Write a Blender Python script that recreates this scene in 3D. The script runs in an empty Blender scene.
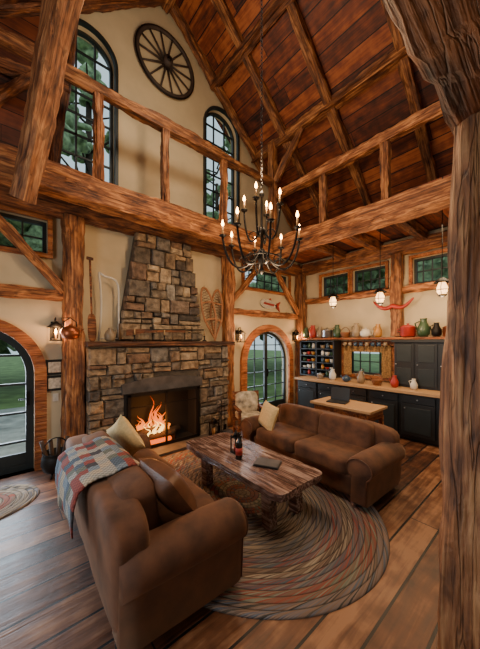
import bpy, bmesh, math, random
from mathutils import Vector, Matrix, Euler, noise
random.seed(7)
S=bpy.context.scene
COL=S.collection
pi=math.pi
# ------------------------------------------------------------------ materials
def nt(name):
    m=bpy.data.materials.new(name); m.use_nodes=True
    t=m.node_tree; b=t.nodes['Principled BSDF']
    return m,t,b
def N(t,typ,**k):
    n=t.nodes.new(typ)
    for a,v in k.items(): setattr(n,a,v)
    return n
def ramp(t,stops):
    r=N(t,'ShaderNodeValToRGB'); e=r.color_ramp.elements
    while len(e)<len(stops): e.new(0.5)
    for i,(p,c) in enumerate(stops):
        e[i].position=p; e[i].color=(c[0],c[1],c[2],1)
    return r
def mixc(t,f,a,b,mode='MIX'):
    m=N(t,'ShaderNodeMix',data_type='RGBA',blend_type=mode)
    for i,v in ((0,f),(6,a),(7,b)):
        if isinstance(v,(int,float)): m.inputs[i].default_value=v
        elif isinstance(v,tuple): m.inputs[i].default_value=(v[0],v[1],v[2],1)
        else: t.links.new(v,m.inputs[i])
    return m.outputs[2]
def math_(t,op,a,b=None):
    m=N(t,'ShaderNodeMath',operation=op)
    for i,v in ((0,a),(1,b)):
        if v is None: continue
        if isinstance(v,(int,float)): m.inputs[i].default_value=v
        else: t.links.new(v,m.inputs[i])
    return m.outputs[0]
def bump(t,b,h,s=.4,d=.01):
    n=N(t,'ShaderNodeBump'); n.inputs['Strength'].default_value=s; n.inputs['Distance'].default_value=d
    t.links.new(h,n.inputs['Height']); t.links.new(n.outputs[0],b.inputs['Normal'])
def simple(name,c,rough=.6,metal=0,var=.25,scale=8,bs=.15,emis=None,es=0,coord='Object',aniso=(1,1,1),sheen=0):
    m,t,b=nt(name)
    tc=N(t,'ShaderNodeTexCoord'); mp=N(t,'ShaderNodeMapping'); mp.inputs['Scale'].default_value=aniso
    t.links.new(tc.outputs[coord],mp.inputs[0])
    n=N(t,'ShaderNodeTexNoise'); n.inputs['Scale'].default_value=scale; n.inputs['Detail'].default_value=6
    t.links.new(mp.outputs[0],n.inputs[0])
    r=ramp(t,[(.25,tuple(x*(1-var) for x in c)),(.75,tuple(min(1,x*(1+var)) for x in c))])
    t.links.new(n.outputs[0],r.inputs[0]); t.links.new(r.outputs[0],b.inputs['Base Color'])
    b.inputs['Roughness'].default_value=rough; b.inputs['Metallic'].default_value=metal
    if sheen: b.inputs['Sheen Weight'].default_value=sheen; b.inputs['Sheen Tint'].default_value=(.8,.45,.25,1)
    if bs: bump(t,b,n.outputs[0],bs)
    if emis:
        b.inputs['Emission Color'].default_value=(*emis,1); b.inputs['Emission Strength'].default_value=es
    return m
def timber_mat(name,cd,cm,cl,rough=.65,lo=.36,hi=.62,ck=.4):
    m,t,b=nt(name)
    tc=N(t,'ShaderNodeTexCoord'); oi=N(t,'ShaderNodeObjectInfo')
    va=N(t,'ShaderNodeVectorMath',operation='ADD'); sc=N(t,'ShaderNodeVectorMath',operation='SCALE')
    cmb=N(t,'ShaderNodeCombineXYZ'); 
    for i in range(3): t.links.new(oi.outputs['Random'],cmb.inputs[i])
    t.links.new(cmb.outputs[0],sc.inputs[0]); sc.inputs['Scale'].default_value=37
    t.links.new(tc.outputs['Object'],va.inputs[0]); t.links.new(sc.outputs[0],va.inputs[1])
    def nz(scale,ms,det=6,dist=0):
        mp=N(t,'ShaderNodeMapping'); mp.inputs['Scale'].default_value=ms
        t.links.new(va.outputs[0],mp.inputs[0])
        n=N(t,'ShaderNodeTexNoise'); n.inputs['Scale'].default_value=scale; n.inputs['Detail'].default_value=det; n.inputs['Distortion'].default_value=dist
        t.links.new(mp.outputs[0],n.inputs[0]); return n.outputs[0]
    g=nz(1,(2.2,44,44),9,.4); big=nz(1,(3.5,9,9),9,.5); kn=nz(1,(3,9,9),2,1.5); cr=nz(1,(.6,11,11),3,.3)
    s=math_(t,'ADD',math_(t,'MULTIPLY',g,.5),math_(t,'MULTIPLY',big,.5))
    r=ramp(t,[(lo,cd),((lo+hi)/2,cm),(hi,cl)]); t.links.new(s,r.inputs[0])
    kr=ramp(t,[(.30,(1,1,1)),(.38,(0,0,0))]); t.links.new(kn,kr.inputs[0])
    crk=ramp(t,[(.488,(0,0,0)),(.5,(1,1,1)),(.512,(0,0,0))]); t.links.new(cr,crk.inputs[0])
    c=mixc(t,math_(t,'MULTIPLY',kr.outputs[0],.6),r.outputs[0],cd)
    c=mixc(t,math_(t,'MULTIPLY',crk.outputs[0],ck),c,tuple(x*.4 for x in cd))
    v=N(t,'ShaderNodeHueSaturation'); t.links.new(c,v.inputs['Color'])
    t.links.new(math_(t,'ADD',math_(t,'MULTIPLY',oi.outputs['Random'],.55),.72),v.inputs['Value'])
    t.links.new(v.outputs[0],b.inputs['Base Color']); b.inputs['Roughness'].default_value=rough
    h=math_(t,'SUBTRACT',s,math_(t,'MULTIPLY',crk.outputs[0],.15))
    bump(t,b,h,.8,.05); return m
def plank_mat(name,w,cols,axis_v='Y',axis_u='X',length=2.6,rough=(.35,.6),gap=.012,grain=22,var=.6,bs=.35,lo=.55,hi=1.05):
    m,t,b=nt(name)
    tc=N(t,'ShaderNodeTexCoord'); sp=N(t,'ShaderNodeSeparateXYZ'); t.links.new(tc.outputs['Object'],sp.inputs[0])
    u=sp.outputs[axis_u]; v=sp.outputs[axis_v]
    vi=math_(t,'DIVIDE',v,w); fl=math_(t,'FLOOR',vi); fr=math_(t,'FRACT',vi)
    wn=N(t,'ShaderNodeTexWhiteNoise',noise_dimensions='1D'); t.links.new(fl,wn.inputs['W'])
    uo=math_(t,'ADD',math_(t,'DIVIDE',u,length),math_(t,'MULTIPLY',wn.outputs[0],7.3)); ul=math_(t,'FLOOR',uo); uf=math_(t,'FRACT',uo)
    idc=N(t,'ShaderNodeCombineXYZ'); t.links.new(fl,idc.inputs[0]); t.links.new(ul,idc.inputs[1])
    w2=N(t,'ShaderNodeTexWhiteNoise',noise_dimensions='2D'); t.links.new(idc.outputs[0],w2.inputs['Vector'])
    gc=N(t,'ShaderNodeCombineXYZ'); t.links.new(math_(t,'MULTIPLY',u,1.6),gc.inputs[0]); t.links.new(math_(t,'MULTIPLY',v,grain),gc.inputs[1]); t.links.new(math_(t,'MULTIPLY',w2.outputs[0],31),gc.inputs[2])
    gn=N(t,'ShaderNodeTexNoise'); gn.inputs['Scale'].default_value=1; gn.inputs['Detail'].default_value=9; gn.inputs['Distortion'].default_value=.8
    t.links.new(gc.outputs[0],gn.inputs[0])
    wear=N(t,'ShaderNodeTexNoise'); wear.inputs['Scale'].default_value=5.5; wear.inputs['Detail'].default_value=10; t.links.new(tc.outputs['Object'],wear.inputs[0])
    f=math_(t,'ADD',math_(t,'ADD',math_(t,'MULTIPLY',w2.outputs[0],.34),math_(t,'MULTIPLY',gn.outputs[0],.60)),math_(t,'MULTIPLY',wear.outputs[0],.60))
    r=ramp(t,[(lo-.05+(hi-lo)*i/(len(cols)-1),c) for i,c in enumerate(cols)]); t.links.new(f,r.inputs[0])
    g1=math_(t,'LESS_THAN',fr,gap/w); g2=math_(t,'LESS_THAN',uf,.008/length*1.2)
    gp=math_(t,'MAXIMUM',g1,g2)
    c=mixc(t,gp,r.outputs[0],tuple(x*.08 for x in cols[0]))
    t.links.new(c,b.inputs['Base Color'])
    rr=N(t,'ShaderNodeMapRange'); rr.inputs['To Min'].default_value=rough[0]; rr.inputs['To Max'].default_value=rough[1]; t.links.new(gn.outputs[0],rr.inputs['Value']); t.links.new(rr.outputs[0],b.inputs['Roughness'])
    h=math_(t,'SUBTRACT',math_(t,'ADD',math_(t,'MULTIPLY',gn.outputs[0],.4),math_(t,'MULTIPLY',wear.outputs[0],.4)),gp); bump(t,b,h,bs,.014)
    return m
M={}
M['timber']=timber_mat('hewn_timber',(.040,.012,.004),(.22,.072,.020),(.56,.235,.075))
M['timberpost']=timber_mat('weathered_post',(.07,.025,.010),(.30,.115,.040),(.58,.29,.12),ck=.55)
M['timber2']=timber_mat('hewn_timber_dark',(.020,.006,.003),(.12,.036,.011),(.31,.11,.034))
M['trimwood']=timber_mat('trim_wood',(.12,.03,.008),(.34,.10,.025),(.52,.19,.05),.45)
M['tablewood']=timber_mat('table_wood',(.03,.014,.010),(.14,.07,.052),(.40,.28,.23),.2)
M['floor']=plank_mat('floor_planks',.25,[(.014,.005,.002),(.070,.023,.009),(.15,.056,.022),(.31,.145,.066)],rough=(.3,.6),bs=.7,gap=.018)
M['roof']=plank_mat('roof_planks',.26,[(.013,.003,.002),(.085,.018,.006),(.20,.043,.012),(.38,.105,.028)],rough=(.5,.8),length=3.4,gap=.016)
M['wallplank']=plank_mat('wall_planks',.22,[(.016,.005,.003),(.09,.02,.008),(.20,.05,.018)],axis_u='X',axis_v='Z',rough=(.5,.8))
M['plaster']=simple('plaster_cream',(.58,.47,.30),.9,var=.12,scale=2.5,bs=.08)
M['suede']=simple('brown_suede',(.090,.034,.014),.85,var=.7,scale=6,bs=.4,sheen=.2)
M['suede2']=simple('brown_leather_dark',(.10,.036,.014),.5,var=.5,scale=9,bs=.2)
M['cream']=simple('cream_cloth',(.62,.44,.20),.9,var=.15,scale=40,bs=.2)
M['black']=simple('black_paint',(.008,.009,.010),.45,var=.2)
M['iron']=simple('black_iron',(.010,.008,.007),.5,.6,var=.3,scale=20)
M['darkframe']=simple('dark_window_frame',(.012,.018,.02),.5,var=.2)
M['counter']=simple('butcher_counter',(.46,.27,.13),.4,var=.2,aniso=(10,1,10))
M['candle']=simple('candle_wax',(.42,.25,.10),.6,var=.1)
M['bulb']=simple('flame_bulb',(1,.7,.35),.4,var=0,bs=0,emis=(1,.42,.10),es=38)
M['lampglow']=simple('lamp_glow',(1,.8,.5),.4,var=0,bs=0,emis=(1,.50,.18),es=5)
M['red']=simple('red_paint',(.34,.022,.012),.5,var=.3)
M['curtain']=simple('plaid_curtain',(.30,.17,.06),.9,var=.6,scale=30,bs=.1)
M['copper']=simple('copper',(.35,.10,.04),.35,.8,var=.2)
M['ceram']=simple('stoneware',(.24,.17,.10),.4,var=.3)
M['ceramw']=simple('white_ceramic',(.6,.56,.48),.3,var=.08)
M['ceramg']=simple('green_ceramic',(.035,.07,.03),.35,var=.3)
M['ceramb']=simple('blue_ceramic',(.03,.06,.10),.35,var=.3)
M['yellow']=simple('ochre_ceramic',(.40,.18,.03),.4,var=.2)
M['bottle']=simple('dark_bottle',(.012,.01,.008),.12,var=.1)
M['label']=simple('bottle_label',(.35,.03,.02),.6,var=.1)
M['paper']=simple('paper',(.5,.45,.36),.7,var=.5,scale=30,bs=0)
M['soot']=simple('soot',(.005,.004,.004),.95,var=.4)
M['log']=simple('log_bark',(.04,.02,.01),.9,var=.6,scale=14,bs=.6)
M['wicker']=simple('wicker',(.22,.08,.025),.7,var=.5,scale=60,bs=.6)
M['mortar']=simple('mortar',(.08,.062,.045),.95,var=.3,scale=20)
M['grass']=simple('grass',(.16,.24,.08),.95,var=.5,scale=2)
M['patio']=simple('patio_stone',(.50,.50,.48),.9,var=.5,scale=3)
M['leaf']=simple('leaves',(.24,.32,.17),.9,var=.85,scale=5,bs=.8)
M['ash']=simple('light_ash_wood',(.30,.12,.04),.6,var=.3)
M['slate']=simple('slate',(.07,.06,.055),.6,var=.5,scale=7,bs=.4)
M['wheel']=simple('wheel_wood',(.04,.025,.018),.7,var=.5,scale=7,bs=.4)
M['steel']=simple('steel',(.4,.4,.4),.3,.9,var=.1)
M['pattern']=simple('patterned_cloth',(.42,.36,.26),.9,var=.85,scale=11,bs=.1)
def fire_mat(name,c0,c1,c2,st,edge):
    m,t,b=nt(name); tc=N(t,'ShaderNodeTexCoord'); sp=N(t,'ShaderNodeSeparateXYZ'); t.links.new(tc.outputs['Generated'],sp.inputs[0])
    r=ramp(t,[(0,c0),(.4,c1),(1,c2)]); t.links.new(sp.outputs[2],r.inputs[0])
    e=N(t,'ShaderNodeEmission'); e.inputs['Strength'].default_value=st; t.links.new(r.outputs[0],e.inputs[0])
    tr=N(t,'ShaderNodeBsdfTransparent'); lw=N(t,'ShaderNodeLayerWeight'); lw.inputs['Blend'].default_value=.4
    n=N(t,'ShaderNodeTexNoise'); n.inputs['Scale'].default_value=9; t.links.new(tc.outputs['Object'],n.inputs[0])
    mx=N(t,'ShaderNodeMixShader'); rr=ramp(t,[(.1,(edge,)*3),(.6,(1,1,1))]); t.links.new(math_(t,'ADD',lw.outputs['Facing'],math_(t,'MULTIPLY',math_(t,'SUBTRACT',n.outputs[0],.5),.9)),rr.inputs[0]); t.links.new(rr.outputs[0],mx.inputs[0])
    t.links.new(e.outputs[0],mx.inputs[1]); t.links.new(tr.outputs[0],mx.inputs[2])
    t.links.new(mx.outputs[0],t.nodes['Material Output'].inputs[0]); return m
M['fire']=fire_mat('fire_flame',(1,.30,.03),(1,.16,.010),(.8,.05,.002),2.6,.45)
M['firecore']=fire_mat('fire_core',(1,.62,.16),(1,.45,.07),(1,.22,.02),4.5,.15)
M['ember']=simple('embers',(.1,.02,.01),.9,var=.5,scale=20,emis=(1,.14,.01),es=1.6)
def stone_mat():
    m,t,b=nt('field_stone'); g=N(t,'ShaderNodeNewGeometry')
    r=ramp(t,[(0,(.08,.068,.058)),(.15,(.28,.19,.11)),(.3,(.46,.31,.17)),(.42,(.14,.115,.09)),(.55,(.35,.26,.16)),(.68,(.20,.11,.062)),(.8,(.33,.295,.24)),(.9,(.11,.085,.07)),(1,(.56,.42,.26))])
    t.links.new(g.outputs['Random Per Island'],r.inputs[0])
    tc=N(t,'ShaderNodeTexCoord'); n=N(t,'ShaderNodeTexNoise'); n.inputs['Scale'].default_value=12; n.inputs['Detail'].default_value=9; t.links.new(tc.outputs['Object'],n.inputs[0])
    rr=ramp(t,[(.35,(.36,.34,.33)),(.65,(1.0,1.0,1.0))]); t.links.new(n.outputs[0],rr.inputs[0])
    c=mixc(t,1.0,r.outputs[0],rr.outputs[0],'MULTIPLY'); t.links.new(c,b.inputs['Base Color']); b.inputs['Roughness'].default_value=.8
    bump(t,b,n.outputs[0],.9,.05); return m
M['stone']=stone_mat()
def uv_ring_mat():
    m,t,b=nt('braided_wool'); tc=N(t,'ShaderNodeTexCoord'); sp=N(t,'ShaderNodeSeparateXYZ'); t.links.new(tc.outputs['UV'],sp.inputs[0])
    fl=math_(t,'FLOOR',sp.outputs[1]); bl=math_(t,'FLOOR',math_(t,'DIVIDE',sp.outputs[1],2))
    w=N(t,'ShaderNodeTexWhiteNoise',noise_dimensions='1D'); t.links.new(bl,w.inputs['W'])
    w1=N(t,'ShaderNodeTexWhiteNoise',noise_dimensions='1D'); t.links.new(fl,w1.inputs['W'])
    br=math_(t,'ADD',math_(t,'MULTIPLY',sp.outputs[0],22),math_(t,'MULTIPLY',w1.outputs[0],9))
    idc=N(t,'ShaderNodeCombineXYZ'); t.links.new(math_(t,'FLOOR',br),idc.inputs[0]); t.links.new(fl,idc.inputs[1])
    w2=N(t,'ShaderNodeTexWhiteNoise',noise_dimensions='2D'); t.links.new(idc.outputs[0],w2.inputs['Vector'])
    f=math_(t,'FRACT',math_(t,'ADD',math_(t,'MULTIPLY',w.outputs[0],1.7),math_(t,'MULTIPLY',w2.outputs[0],.22)))
    r=ramp(t,[(0,(.05,.045,.038)),(.14,(.38,.29,.20)),(.28,(.09,.11,.13)),(.40,(.32,.08,.045)),(.52,(.15,.17,.12)),(.64,(.44,.36,.26)),(.76,(.09,.055,.04)),(.88,(.30,.20,.14)),(1,(.11,.14,.18))])
    t.links.new(f,r.inputs[0])
    fr=math_(t,'FRACT',sp.outputs[1]); edge=math_(t,'ABSOLUTE',math_(t,'SUBTRACT',fr,.5)); 
    er=ramp(t,[(.34,(1,1,1)),(.5,(.25,.25,.25))]); t.links.new(edge,er.inputs[0])
    c=mixc(t,1.0,r.outputs[0],er.outputs[0],'MULTIPLY')
    t.links.new(c,b.inputs['Base Color']); b.inputs['Roughness'].default_value=.95
    s=math_(t,'ABSOLUTE',math_(t,'SINE',math_(t,'MULTIPLY',br,pi))); bump(t,b,s,.6,.012); return m
M['braid']=uv_ring_mat()
def quilt_mat():
    m,t,b=nt('patchwork'); tc=N(t,'ShaderNodeTexCoord'); sp=N(t,'ShaderNodeSeparateXYZ'); t.links.new(tc.outputs['UV'],sp.inputs[0])
    idc=N(t,'ShaderNodeCombineXYZ'); 
    for i in (0,1): t.links.new(math_(t,'FLOOR',math_(t,'MULTIPLY',sp.outputs[i],11)),idc.inputs[i])
    w=N(t,'ShaderNodeTexWhiteNoise',noise_dimensions='2D'); t.links.new(idc.outputs[0],w.inputs['Vector'])
    r=ramp(t,[(0,(.32,.30,.26)),(.2,(.07,.10,.14)),(.36,(.24,.045,.032)),(.5,(.42,.34,.24)),(.64,(.12,.13,.10)),(.8,(.17,.21,.25)),(.92,(.04,.035,.04))]); r.color_ramp.interpolation='CONSTANT'
    t.links.new(w.outputs[0],r.inputs[0])
    n=N(t,'ShaderNodeTexChecker'); n.inputs['Scale'].default_value=44; n.inputs['Color1'].default_value=(1,1,1,1); n.inputs['Color2'].default_value=(.55,.55,.55,1); t.links.new(tc.outputs['UV'],n.inputs[0])
    c=mixc(t,1.0,r.outputs[0],n.outputs[0],'MULTIPLY'); t.links.new(c,b.inputs['Base Color']); b.inputs['Roughness'].default_value=.95; return m
M['quilt']=quilt_mat()
# ------------------------------------------------------------------ mesh builder
class B:
    def __init__(s,name): s.name=name; s.v=[];s.f=[];s.mi=[];s.sm=[];s.ms=[];s.uv={}
    def m(s,k):
        if k not in s.ms: s.ms.append(k)
        return s.ms.index(k)
    def add(s,vs,fs,mat,smooth=False,T=None,uvs=None):
        o=len(s.v); k=s.m(mat)
        for p in vs:
            p=Vector(p); s.v.append(T@p if T is not None else p)
        for i,f in enumerate(fs):
            if uvs: s.uv[len(s.f)]=[uvs[j] for j in f]
            s.f.append([o+j for j in f]); s.mi.append(k); s.sm.append(smooth)
    def box(s,c,sz,mat,rot=(0,0,0),T=None):
        R=Matrix.Translation(c)@Euler(rot).to_matrix().to_4x4()
        if T is not None: R=T@R
        x,y,z=[a/2 for a in sz]
        vs=[(-x,-y,-z),(x,-y,-z),(x,y,-z),(-x,y,-z),(-x,-y,z),(x,-y,z),(x,y,z),(-x,y,z)]
        s.add(vs,[(0,3,2,1),(4,5,6,7),(0,1,5,4),(1,2,6,5),(2,3,7,6),(3,0,4,7)],mat,False,R)
    def tube(s,pts,r,mat,n=8,closed=False,T=None,flat=1):
        pts=[Vector(p) for p in pts]; L=len(pts); rs=r if isinstance(r,(list,tuple)) else [r]*L
        vs=[];fs=[]; prev=None
        for i,p in enumerate(pts):
            if closed: d=pts[(i+1)%L]-pts[i-1]
            else: d=pts[min(i+1,L-1)]-pts[max(i-1,0)]
            d.normalize()
            if prev is None:
                a=Vector((0,0,1)) if abs(d.z)<.9 else Vector((1,0,0)); a=(a-d*a.dot(d)).normalized()
            else: a=(prev-d*prev.dot(d)).normalized()
            prev=a; b=d.cross(a)
            for k in range(n):
                t=2*pi*k/n; vs.append(p+(a*math.cos(t)+b*math.sin(t)*flat)*rs[i])
        for i in range(L if closed else L-1):
            j=(i+1)%L
            for k in range(n): fs.append((i*n+k,i*n+(k+1)%n,j*n+(k+1)%n,j*n+k))
        if not closed: fs.append(tuple(range(n))[::-1]); fs.append(tuple((L-1)*n+k for k in range(n)))
        s.add(vs,fs,mat,True,T)
    def cyl(s,p0,p1,r,mat,n=16,r1=None,T=None): s.tube([p0,p1],[r,r if r1 is None else r1],mat,n,T=T)
    def lathe(s,prof,c,mat,n=20,T=None):
        vs=[];fs=[]
        for r,z in prof:
            for k in range(n): vs.append((c[0]+r*math.cos(2*pi*k/n),c[1]+r*math.sin(2*pi*k/n),c[2]+z))
        for i in range(len(prof)-1):
            for k in range(n): fs.append((i*n+k,i*n+(k+1)%n,(i+1)*n+(k+1)%n,(i+1)*n+k))
        fs.append(tuple(range(n))[::-1]); fs.append(tuple((len(prof)-1)*n+k for k in range(n)))
        s.add(vs,fs,mat,True,T)
    def sq(s,c,sz,mat,n=5,rot=(0,0,0),res=10,T=None,nz=0,seed=0,fr=5):
        R=Matrix.Translation(c)@Euler(rot).to_matrix().to_4x4()
        if T is not None: R=T@R
        bm=bmesh.new(); bmesh.ops.create_cube(bm,size=2); bmesh.ops.subdivide_edges(bm,edges=bm.edges[:],cuts=res,use_grid_fill=True)
        vs=[]
        for v in bm.verts:
            p=v.co; mx=max(abs(p.x),abs(p.y),abs(p.z)); nn=(abs(p.x)**n+abs(p.y)**n+abs(p.z)**n)**(1/n)
            q=p*(mx/nn); q=Vector((q.x*sz[0]/2,q.y*sz[1]/2,q.z*sz[2]/2))
            if nz: q+=q.normalized()*noise.noise(q*fr+Vector((seed,seed*2,3)))*nz
            vs.append(q)
        bm.verts.index_update(); fs=[[v.index for v in f.verts] for f in bm.faces]; bm.free()
        s.add(vs,fs,mat,True,R)
    def pillow(s,c,sz,mat,rot=(0,0,0),T=None,n=14):
        R=Matrix.Translation(c)@Euler(rot).to_matrix().to_4x4()
        if T is not None: R=T@R
        for sg in (1,-1):
            vs=[];fs=[]
            for i in range(n+1):
                for j in range(n+1):
                    x=-1+2*i/n;y=-1+2*j/n
                    z=((1-x**4)*(1-y**4))**.6
                    X=x*(1-.1*(1-y*y)*abs(x)); Y=y*(1-.1*(1-x*x)*abs(y))
                    vs.append((X*sz[0]/2,Y*sz[1]/2,sg*z*sz[2]/2))
            for i in range(n):
                for j in range(n):
                    a=i*(n+1)+j; q=(a,a+n+1,a+n+2,a+1); fs.append(q if sg>0 else q[::-1])
            s.add(vs,fs,mat,True,R)
    def shape(s,outer,holes,plane,pos,th,mat):
        cu=bpy.data.curves.new('t','CURVE'); cu.dimensions='2D'; cu.fill_mode='BOTH'; cu.extrude=th/2
        for pts in [outer]+holes:
            sp=cu.splines.new('POLY'); sp.points.add(len(pts)-1)
            for i,p in enumerate(pts): sp.points[i].co=(p[0],p[1],0,1)
            sp.use_cyclic_u=True
        ob=bpy.data.objects.new('t',cu); COL.objects.link(ob)
        me=bpy.data.meshes.new_from_object(ob.evaluated_get(bpy.context.evaluated_depsgraph_get()))
        vs=[]
        for v in me.vertices:
            u,w,h=v.co
            vs.append({'XZ':(u,pos+h,w),'YZ':(pos+h,u,w),'XY':(u,w,pos+h)}[plane])
        fs=[list(p.vertices) for p in me.polygons]
        bpy.data.objects.remove(ob); bpy.data.curves.remove(cu); bpy.data.meshes.remove(me)
        s.add(vs,fs,mat)
    def build(s,loc=(0,0,0),rot=(0,0,0),bev=0,parent=None,mw=None):
        me=bpy.data.meshes.new(s.name); me.from_pydata([tuple(v) for v in s.v],[],s.f)
        for k in s.ms: me.materials.append(M[k])
        for i,p in enumerate(me.polygons): p.material_index=s.mi[i]; p.use_smooth=s.sm[i]
        if s.uv:
            l=me.uv_layers.new(name='UVMap')
            for fi,us in s.uv.items():
                for li,u in zip(me.polygons[fi].loop_indices,us): l.data[li].uv=u
        bm=bmesh.new(); bm.from_mesh(me); bmesh.ops.recalc_face_normals(bm,faces=bm.faces[:]); bm.to_mesh(me); bm.free()
        o=bpy.data.objects.new(s.name,me); COL.objects.link(o)
        if mw is not None: o.matrix_world=mw
        else: o.location=loc; o.rotation_euler=rot
        if bev:
            md=o.modifiers.new('bevel','BEVEL'); md.width=bev; md.segments=2; md.limit_method='ANGLE'; md.angle_limit=.7
        return o
def timber(name,p0,p1,w,h,mat='timber',jit=.020,taper=0,seed=None):
    p0=Vector(p0);p1=Vector(p1); d=p1-p0; L=d.length; x=d.normalized()
    up=Vector((0,0,1)) if abs(x.z)<.95 else Vector((0,1,0))
    y=up.cross(x).normalized(); z=x.cross(y)
    R=Matrix((x,y,z)).transposed().to_4x4(); R.translation=p0
    n=max(2,int(L/.08)); b=B(name); vs=[];fs=[]; c=.12
    sec=[(-1,-1+c),(-1,-.33),(-1,.33),(-1,1-c),(-1+c,1),(-.33,1),(.33,1),(1-c,1),(1,1-c),(1,.33),(1,-.33),(1,-1+c),(1-c,-1),(.33,-1),(-.33,-1),(-1+c,-1)]
    k=len(sec); sd=random.random()*50 if seed is None else seed
    for i in range(n+1):
        X=L*i/n
        for (a,e) in sec:
            q=Vector((X*1.4,a*1.7+sd,e*1.7)); dj=noise.noise(q)*jit*1.6; dj2=noise.noise(q*5)*jit*.8
            cj=abs(noise.noise(Vector((X*5,round(a)+sd,round(e)))))*jit if abs(a)>.6 and abs(e)>.6 else 0
            tp=1-taper*i/n
            vs.append((X,a*(w/2*tp+dj+dj2-cj),e*(h/2*tp+dj+dj2-cj)))
    for i in range(n):
        for j in range(k): fs.append((i*k+j,i*k+(j+1)%k,(i+1)*k+(j+1)%k,(i+1)*k+j))
    fs.append(tuple(range(k))[::-1]); fs.append(tuple(n*k+j for j in range(k)))
    b.add(vs,fs,mat,False); return b.build(mw=R)
def rect(a,b,c,d): return [(a,c),(b,c),(b,d),(a,d)]
def arch(cx,h,z0,zs,rise,n=28):
    p=[(cx-h,z0),(cx+h,z0)]
    for i in range(n+1):
        t=pi*i/n; p.append((cx+h*math.cos(t),zs+rise*math.sin(t)))
    return p
YB=4.8; XR=6.35
# ------------------------------------------------------------------ shell
DL=(-.35,.66,0,1.34,.66)
DC=(5.03,.76,0,1.28,.76)
W1=(.97,.40,4.35,6.25,.40); W2=(3.57,.42,4.35,6.33,.42)
b=B('wall_back')
b.shape([(-2.6,0),(XR+.2,0),(XR+.2,4.62),(2.25,8.12),(-2.6,4.0)],[arch(*DL),arch(*DC),arch(*W1),arch(*W2),rect(-1.2,.46,3.04,3.52),rect(4.2,5.8,3.06,3.54)],'XZ',YB+.1,.2,'plaster')
b.build()
b=B('wall_right')
wr=[(1.36,1.98),(2.50,3.25),(3.36,4.10)]
b.shape(rect(-3,YB,0,4.7),[rect(a,c,2.95,3.48) for a,c in wr]+[rect(2.45,3.35,1.02,1.62)],'YZ',XR+.1,.2,'plaster'); b.build()
b=B('wall_left'); b.shape(rect(-3,YB+.2,0,4.6),[rect(-.5,1.2,.9,2.4),rect(2,3.7,.9,2.4)],'YZ',-2.7,.2,'plaster'); b.build()
b=B('wall_front'); b.shape([(-2.6,0),(XR+.2,0),(XR+.2,4.62),(2.25,8.12),(-2.6,4.0)],[rect(-1.5,.5,.9,2.4),rect(3,5,.9,2.4)],'XZ',-3.1,.2,'plaster'); b.build()
b=B('floor'); b.box((1.95,.9,-.05),(9.2,8.2,.1),'floor'); b.build()
def roof(name,x0,z0,x1,z1):
    b=B(name); L=math.hypot(x1-x0,z1-z0); b.box((0,L/2,.06),(8.5,L,.12),'roof')
    sl=Vector((x1-x0,0,z1-z0)).normalized(); xa=Vector((0,1,0)); n=xa.cross(sl)
    if n.z<0: xa=-xa; n=-n
    R=Matrix((xa,sl,n)).transposed().to_4x4(); R.translation=Vector((x0,.95,z0)); b.build(mw=R)
roof('ceiling',2.25,8.15,6.75,8.15-.85*4.5)
roof('ceiling',2.25,8.15,-2.8,8.15-.85*5.05)
b=B('trim_1')
b.shape([(-2.3,4.0),(.50,4.0),(.55,5.2),(.66,6.2),(.86,6.92),(-.4,5.85),(-2.3,4.2)],[],'XZ',YB-.03,.05,'wallplank'); b.build()
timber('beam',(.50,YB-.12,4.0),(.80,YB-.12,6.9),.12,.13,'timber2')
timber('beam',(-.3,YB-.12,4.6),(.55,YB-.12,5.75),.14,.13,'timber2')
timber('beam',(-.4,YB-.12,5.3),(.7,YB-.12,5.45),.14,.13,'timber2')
b=B('ceiling'); b.box((5.45,.9,3.99),(1.9,7.7,.06),'roof'); b.build()
b=B('ceiling'); b.box((1.0,4.45,3.99),(7.0,.66,.06),'roof'); b.build()
b=B('ceiling'); b.box((-.2,-1.45,3.28),(4.6,3.0,.06),'roof'); b.build()
timber('loft_beam',(-2.55,4.08,3.78),(4.3,4.08,3.78),.26,.36)
timber('loft_beam',(4.45,-2.9,3.77),(4.45,4.6,3.77),.28,.34)
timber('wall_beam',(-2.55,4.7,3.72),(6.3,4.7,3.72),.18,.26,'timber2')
timber('wall_beam',(XR-.1,-2.9,3.72),(XR-.1,4.6,3.72),.2,.26,'timber')
timber('loft_rail',(-2.5,4.1,5.22),(4.35,4.1,5.22),.13,.16)
timber('loft_rail',(4.45,-2.5,4.92),(4.45,3.95,4.92),.13,.15)
for x in (-.9,.96,1.93,3.1): timber('loft_rail_post',(x,4.1,3.98),(x,4.1,5.14),.11,.12)
for y in (-.2,.75,1.76,2.85): timber('loft_rail_post',(4.45,y,3.95),(4.45,y,4.84),.12,.12)
timber('post',(4.45,4.12,3.97),(4.45,4.12,6.1),.15,.15)
timber('purlin',(4.5,-2.9,6.1),(4.5,4.75,6.1),.17,.18)
timber('brace',(4.47,4.02,5.25),(4.47,3.35,6.02),.10,.11)
for y in (-1.8,-.7,.4,1.55,2.75,3.8,4.68):
    for sg in (1,-1):
        a=Vector((2.25+sg*.08,y,8.15-.16)); e=Vector((2.25+sg*3.95,y,8.15-.85*3.95-.14))
        if sg<0: e=Vector((2.25-4.3,y,8.15-.85*4.3-.14))
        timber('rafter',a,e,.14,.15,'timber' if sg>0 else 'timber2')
timber('ridge_beam',(2.25,-2.9,7.97),(2.25,4.75,7.97),.16,.22)
timber('purlin',(3.3,-2.9,7.1),(3.3,4.75,7.1),.15,.15,'timber2')
for y in (-.9,.05,.9,1.75,2.6,3.4): timber('joist',(4.58,y,3.84),(6.2,y,3.84),.14,.18,'timber2')
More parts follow.
